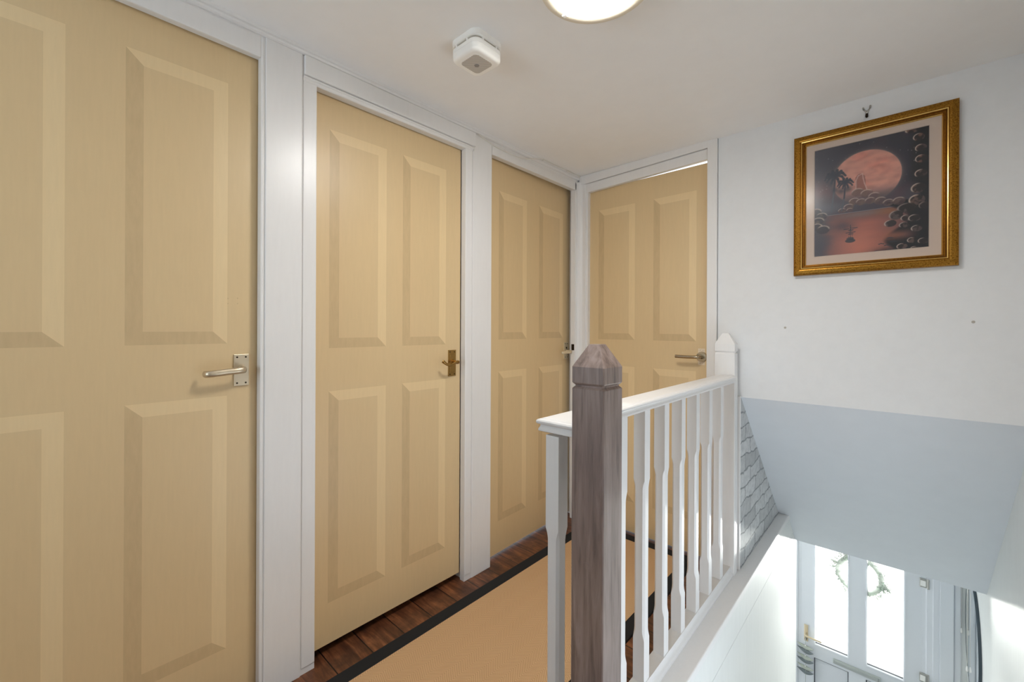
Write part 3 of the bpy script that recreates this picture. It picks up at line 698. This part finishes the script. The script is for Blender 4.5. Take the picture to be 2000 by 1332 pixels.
at = me.color_attributes.new('ink', 'FLOAT_COLOR', 'CORNER')
Cl = np.where(C_ > .04045, ((C_+.055)/1.055)**2.4, C_/12.92).reshape(-1, 3)
at.data.foreach_set('color', np.repeat(np.c_[Cl, np.ones(len(Cl))], 4, 0).astype(np.float32).ravel())
m = M['print'] = mat('print_ink', (.5, .5, .5), .6); t = NT(m); an = t.n('ShaderNodeVertexColor'); an.layer_name = 'ink'; t.color(an.outputs[0])
me.materials.append(m); o = bpy.data.objects.new('print', me); COL.objects.link(o); o.parent = pic; o.matrix_parent_inverse = Matrix.Translation(-Vector(pic.location))
bm = bmesh.new(); bm.faces.new([bm.verts.new((x, YW-.0165, z)) for x, z in o_]); obj('glazing', bm, 'glass', pic)

# brass picture hook left over above the picture
hx, hz = -.1109, 2.1005
hk = thing('picture_hook', (hx, YW, hz), 'small brass double picture hook above the gold frame', 'picture hook')
bm = bmesh.new(); tube(bm, [(hx-.010, YW-.002, hz+.006), (hx-.002, YW-.003, hz-.004), (hx, YW-.003, hz-.016)], .0028, 8)
obj('left_strap', bm, 'steel', hk, True)
bm = bmesh.new(); tube(bm, [(hx+.011, YW-.002, hz+.008), (hx+.003, YW-.003, hz-.003), (hx+.001, YW-.003, hz-.016)], .0028, 8)
obj('right_strap', bm, 'steel', hk, True)
for s, zz in ((-1, .007), (1, .009)):
    obj('pin', cyl(bmesh.new(), (hx+s*.0105, YW-.001, hz+zz), (hx+s*.0115, YW-.013, hz+zz+.004), .003, .003, 10), 'steel', hk, True, 40)
obj('hook', tube(bmesh.new(), smooth_path([(hx, YW-.003, hz-.014), (hx, YW-.004, hz-.024), (hx, YW-.009, hz-.027), (hx, YW-.012, hz-.022)], 4), .0045, 8), 'screw', hk, True)

# old fixings left in the wall
for x, z, nm in ((.190, 1.2285, 0), (-.395, 1.206, 1)):
    o = obj('wall_plug', lathe(bmesh.new(), [(.0015, -.0005), (.0042, -.0012), (.0050, -.0004), (.0044, .002)], (x, YW, z), 16, 'y'), M.setdefault('plug', mat('wall_plug', lin(176, 170, 160), .6)), None, True)
    tag(o, ('small round wall plug right of and below the picture', 'small wall plug left of and below the picture')[nm], 'wall plug')

# ------------------------------------------------------------------ hall: front door
fd = struct(obj('door_5', B((-.627, YD, -1.55), (.116, YD+.055, -1.42)), 'upvc'), 'white front door with two frosted glass panes at the foot of the stairs', 'door')
bpy.data.objects.remove(fd)
bm = bmesh.new()                                      # leaf: stiles, rails, mullion as one grid with openings
us = [-.627, -.530, -.308, -.200, .018, .116]; vs = [ZH+.04, ZH+.20, -1.523, -1.412, -.46, -.345]
holes = {(1, 3), (3, 3), (1, 1), (3, 1)}
gf = [[bm.verts.new((u, YD, v)) for v in vs] for u in us]; gb = [[bm.verts.new((u, YD+.06, v)) for v in vs] for u in us]
for i in range(5):
    for j in range(5):
        if (i, j) in holes: continue
        bm.faces.new((gf[i][j], gf[i+1][j], gf[i+1][j+1], gf[i][j+1])); bm.faces.new((gb[i][j], gb[i][j+1], gb[i+1][j+1], gb[i+1][j]))
for G in range(1):
    E_ = [e for e in bm.edges if e.is_boundary]
    for e in [e for e in E_ if abs(e.verts[0].co.y-YD) < 1e-6]:
        a, b = e.verts
        k = {tuple(round(c, 5) for c in v.co): v for v in bm.verts}
        a2 = k[(round(a.co.x, 5), round(YD+.06, 5), round(a.co.z, 5))]; b2 = k[(round(b.co.x, 5), round(YD+.06, 5), round(b.co.z, 5))]
        bm.faces.new((a, b, b2, a2))
fd = struct(obj('door_5', bm, 'upvc'), 'white front door with two frosted glass panes at the foot of the stairs', 'door')
for k, (x0, x1) in enumerate(((-.530, -.308), (-.200, .018))):
    pane = obj('glass_pane', B((x0, YD+.028, -1.412), (x1, YD+.032, -.46)), 'frosted', fd)
    bead = obj('glazing_bead', ring_frame(x0-.001, x1+.001, -1.413, -.459, [(0, .002, 0), (.001, .006, 0), (.005, .004, 0), (.008, -.010, 1), (.0105, -.026, 1)], YD), ['upvc', 'seal'], fd)
    obj('lower_panel', B((x0-.002, YD+.012, ZH+.19), (x1+.002, YD+.04, -1.520)), 'upvc', fd)
    obj('panel_gasket', ring_frame(x0-.001, x1+.001, ZH+.199, -1.522, [(0, .001, 0), (.003, .001, 0), (.006, -.0125, 0)], YD), ['seal'], fd)
lb = obj('letter_plate', B((-.405, YD-.014, -1.497), (-.114, YD, -1.459), .004), M.setdefault('plate', mat('letter_plate', lin(196, 200, 196), .35, .6)), fd); lb['label'] = 'silver letter plate'
obj('flap', B((-.392, YD-.019, -1.490), (-.127, YD-.012, -1.466), .003), 'plate', lb)
fh = obj('door_handle', B((-.600, YD-.010, -1.412), (-.572, YD, -1.275), .004), 'ivory', fd); fh['label'] = 'gold coloured lever handle'
obj('lever', tube(bmesh.new(), smooth_path([(-.586, YD-.006, -1.345), (-.586, YD-.035, -1.345), (-.580, YD-.045, -1.345), (-.55, YD-.047, -1.347), (-.475, YD-.047, -1.349)], 5), .0075, 10, (1, .7), (0, 0, 1)), 'ivory', fh, True)
obj('cylinder', cyl(bmesh.new(), (-.586, YD-.009, -1.388), (-.586, YD-.018, -1.388), .008, .008, 16), 'screw', fh, True, 40)
obj('key', B((-.590, YD-.032, -1.396), (-.582, YD-.016, -1.380), .002), 'steel', fh)
for z in (-.635, -1.320, -2.1):
    hg = obj('hinge', B((.098, YD-.022, z-.030), (.139, YD-.004, z+.030), .003), 'steel', fd)
    obj('hinge_barrel', cyl(bmesh.new(), (.142, YD-.016, z-.034), (.142, YD-.016, z+.034), .008, .008, 16), 'steel', hg, True, 40)
    obj('cover_cap', B((.102, YD-.026, z-.020), (.130, YD-.020, z+.020), .002), 'plastic', hg)
bm = bmesh.new(); pf2 = [(0, -.09, 0), (0, .018, 0), (.003, .022, 0), (.032, .022, 0), (.037, .016, 0), (.066, .012, 0), (.072, .004, 0), (.082, .002, 0), (.091, .001, 0), (.091, -.06, 0)]
V = [[bm.verts.new((x, YD-o, z)) for w, o, _ in pf2 for x, z in [c(w)]] for c in (lambda w: (-.712+w, ZH), lambda w: (-.712+w, -.278-w), lambda w: (.202-w, -.278-w), lambda w: (.202-w, ZH))]
for i in range(3):
    for j in range(len(pf2)-1): bm.faces.new((V[i][j], V[i+1][j], V[i+1][j+1], V[i][j+1]))
trim(16, bm, 'white frame of the front door', 'upvc')
trim(17, B((.200, YD-.045, ZH), (.2705, YD-.015, ZS), .004), 'white vertical boxing right of the front door', 'upvc')
trim(18, B((.2705, YD-.034, ZH), (.306, YD-.015, ZS), .008, 3), 'narrow white cover strip right of the front door', 'upvc')

# hanging garland of winged charms on the handle
gx, gy = -.585, YD-.040
ga = thing('hanging_garland', (gx, gy, -1.40), 'string of pale winged charms hanging from the front door handle', 'hanging ornament')
obj('cord', tube(bmesh.new(), smooth_path([(-.582, YD-.048, -1.338), (gx, gy, -1.40), (gx+.002, gy, -1.60), (gx, gy, -1.90)], 5), .0016, 6), 'charm', ga, True)
def charm(zc, roll):
    bm = bmesh.new(); n = 15; L = []
    for i in range(n):
        q = -1+2*i/(n-1); x = q*.058; dip = .020*(1-q*q)-.022; th = .018*(1-abs(q)**1.6)+.0018
        yy = -.020*(q*q)+.006
        L.append([(gx+x*math.cos(roll), gy+yy+a*.5*th, zc+x*math.sin(roll)-dip*1.3+b*th) for a, b in ((0, -1), (.8, -.5), (.8, .5), (0, 1), (-.8, .5), (-.8, -.5))])
    loft(bm, L); return bm
for i, (z, r) in enumerate(((-1.452, -.12), (-1.484, -.16), (-1.538, -.14), (-1.566, -.02), (-1.622, -.12), (-1.655, -.05))):
    obj('winged_charm', charm(z, r), 'charm' if i % 2 == 0 else 'charm_edge', ga, True)
for z in (-1.425, -1.51, -1.595): obj('bead', lathe(bmesh.new(), [(.0005, .005), (.004, .003), (.005, 0), (.004, -.003), (.0005, -.005)], (gx, gy-.010, z), 12), 'plastic', ga, True)

# wreath hanging outside on the frosted glass
wc = (-.248, YD+.105, -.775)
wr = thing('wreath', wc, 'leafy wreath hanging outside behind the frosted door glass', 'wreath')
bm = bmesh.new(); R_ = .135; n = 48
ringp = [(wc[0]+R_*math.cos(2*PI*i/n), wc[1], wc[2]+R_*math.sin(2*PI*i/n)) for i in range(n+1)]
tube(bm, ringp, .019, 8, None, (0, 1, 0)); obj('twig_ring', bm, 'leaf', wr, True)
bm = bmesh.new()
for i in range(640):
    a = random.random()*2*PI; rr = R_+random.gauss(0, .017); base = Vector((wc[0]+rr*math.cos(a), wc[1]+random.uniform(-.02, .02), wc[2]+rr*math.sin(a)))
    d = Vector((math.cos(a+random.uniform(-1.3, 1.3)), random.uniform(-.5, .5), math.sin(a+random.uniform(-1.3, 1.3)))).normalized()*random.uniform(.016, .034)
    s = d.cross(Vector((random.random(), random.random(), random.random()))).normalized()*.0075
    bm.faces.new([bm.verts.new(base), bm.verts.new(base+d*.5+s), bm.verts.new(base+d), bm.verts.new(base+d*.5-s)])
o = obj('foliage', bm, 'leaf', wr); o['kind'] = 'stuff'
bm = bmesh.new()
for i in range(44):
    a = random.choice((random.uniform(-.9, .5), random.uniform(1.9, 3.3))); p = Vector((wc[0]+R_*math.cos(a), wc[1], wc[2]+R_*math.sin(a))); d = Vector((math.cos(a+random.uniform(-.5, .5)), 0, math.sin(a+random.uniform(-.5, .5))))
    L = random.uniform(.05, .11); tube(bm, [p, p+d*L], [.0024, .0012], 5)
    for k in range(6):
        q = p+d*L*(.3+.12*k); e = (d+Vector((random.uniform(-1, 1), 0, random.uniform(-1, 1)))).normalized()*.020; s = e.cross(Vector((0, 1, 0))).normalized()*.0045
        bm.faces.new([bm.verts.new(q), bm.verts.new(q+e*.5+s), bm.verts.new(q+e), bm.verts.new(q+e*.5-s)])
o = obj('sprigs', bm, 'leaf', wr); o['kind'] = 'stuff'

# round mirror on the right wall
mc_ = (3.90, -.736); R_ = .3515
mi = thing('mirror', (XR, mc_[0], mc_[1]-R_), 'round mirror with thin dark frame on the right hall wall', 'mirror')
obj('mirror_glass', lathe(bmesh.new(), [(.0005, -.0128), (R_-.0035, -.0128), (R_-.0035, -.002), (.0005, -.002)], (XR, mc_[0], mc_[1]), 72, 'x'), 'mirror', mi)
obj('frame', lathe(bmesh.new(), [(R_-.0045, -.0125), (R_-.004, -.0140), (R_-.001, -.0140), (R_, -.013), (R_, -.0005)], (XR, mc_[0], mc_[1]), 96, 'x'), 'slate', mi, True, 40)

# pull cords
for x, yv, z, lab in ((.3070, YD-.030, -.876, 'white pull cord hanging beside the front door frame'), (.3165, 4.04, -1.000, 'white pull cord hanging in front of the round mirror')):
    pcd = thing('pull_cord', (x, yv, ZS), lab, 'pull cord')
    obj('cord', cyl(bmesh.new(), (x, yv, ZS), (x, yv, z), .0013, .0013, 8), 'cable', pcd, True)
    obj('toggle', lathe(bmesh.new(), [(.001, .016), (.0035, .012), (.0058, .0), (.0062, -.012), (.004, -.020), (.0005, -.022)], (x, yv, z), 16), 'plastic', pcd, True)
wbx = thing('wall_box', (.255, YD-.045, -1.45), 'white rounded box low on the wall right of the front door', 'box')
bm = bmesh.new(); loft(bm, [rrect(.255, YD-.085, .050, .034, .020, -1.46), rrect(.255, YD-.085, .052, .036, .022, -1.45), rrect(.255, YD-.085, .052, .036, .022, -1.300)])
obj('case', bm, 'plastic', wbx, True, 40)
bm = bmesh.new(); L = []
for i in range(6): a = i/5*PI/2; L.append(rrect(.255, YD-.085, .052-.02*(1-math.cos(a)), .036-.02*(1-math.cos(a)), .022-.012*(1-math.cos(a)), -1.299+.026*math.sin(a)))
loft(bm, L); obj('lid', bm, 'plastic', wbx, True, 40)

# outside the front door
struct(obj('floor_outside', B((-4, YD+.14, ZH-.12), (4, 14, ZH-.02)), 'paving'), 'pale paving outside the front door', 'paving')

# ------------------------------------------------------------------ light
w = bpy.data.worlds.new('sky'); S.world = w; w.use_nodes = True
bg = w.node_tree.nodes['Background']; bg.inputs[0].default_value = (.86, .93, 1, 1); bg.inputs[1].default_value = 1.6

def area(name, loc, rot, size, sy, power, col):
    d = bpy.data.lights.new(name, 'AREA'); d.shape = 'RECTANGLE'; d.size = size; d.size_y = sy; d.energy = power; d.color = col
    o = bpy.data.objects.new(name, d); COL.objects.link(o); o.location = loc; o.rotation_euler = rot; return o
# daylight in at the window behind the camera
area('window_daylight', (-1.10, -1.62, 1.32), (math.radians(138), 0, 0), .66, 1.1, 17, (.70, .86, 1))
# low sun glancing up off the paving through the front door glass
a = area('paving_glare', (.2, 8.6, ZH+.24), (0, 0, 0), 3.2, .42, 2300, (.98, 1, .94))
dv = Vector((-.25, 3.39, -.5))-a.location; a.rotation_euler = dv.to_track_quat('-Z', 'Y').to_euler()
# added fill light for the hall, behind the made-up side window
area('hall_fill_light', (-1.34, 3.90, -1.2), (0, math.radians(-90), 0), 1.35, .62, 3.2, (.86, .94, 1))
area('stair_window_daylight', (XR+.13, 1.20, .025), (0, math.radians(90), 0), 1.2, .86, 8, (.80, .90, 1))
sd = bpy.data.lights.new('sun', 'SUN'); sd.energy = 4; sd.angle = .02; sd.color = (1, .96, .9)
so = bpy.data.objects.new('sun', sd); COL.objects.link(so); so.rotation_euler = (math.radians(-48), 0, math.radians(14))

# ------------------------------------------------------------------ camera
yaw, roll, fpx, cyp = .743095263, .00432830937, 829.992, 640.122
fw = Vector((-math.sin(yaw), math.cos(yaw), 0)); rt = Vector((math.cos(yaw), math.sin(yaw), 0)); up = rt.cross(fw)
r2 = rt*math.cos(roll)+up*math.sin(roll); u2 = -rt*math.sin(roll)+up*math.cos(roll)
cd = bpy.data.cameras.new('camera'); cam = bpy.data.objects.new('camera', cd); COL.objects.link(cam)
cd.sensor_fit = 'HORIZONTAL'; cd.sensor_width = 36; cd.lens = fpx/2000*36; cd.shift_y = -(666-cyp)/2000; cd.clip_start = .02
cam.matrix_world = Matrix(((r2.x, u2.x, -fw.x, 0), (r2.y, u2.y, -fw.y, 0), (r2.z, u2.z, -fw.z, 1.2), (0, 0, 0, 1)))
S.camera = cam
S.view_settings.view_transform = 'Standard'; S.view_settings.look = 'None'; S.view_settings.gamma = 1; S.view_settings.use_curve_mapping = False
S.view_settings.exposure = -.12
S.cycles.use_denoising = True; S.cycles.max_bounces = 12; S.cycles.diffuse_bounces = 8
S.cycles.sample_clamp_indirect = 6
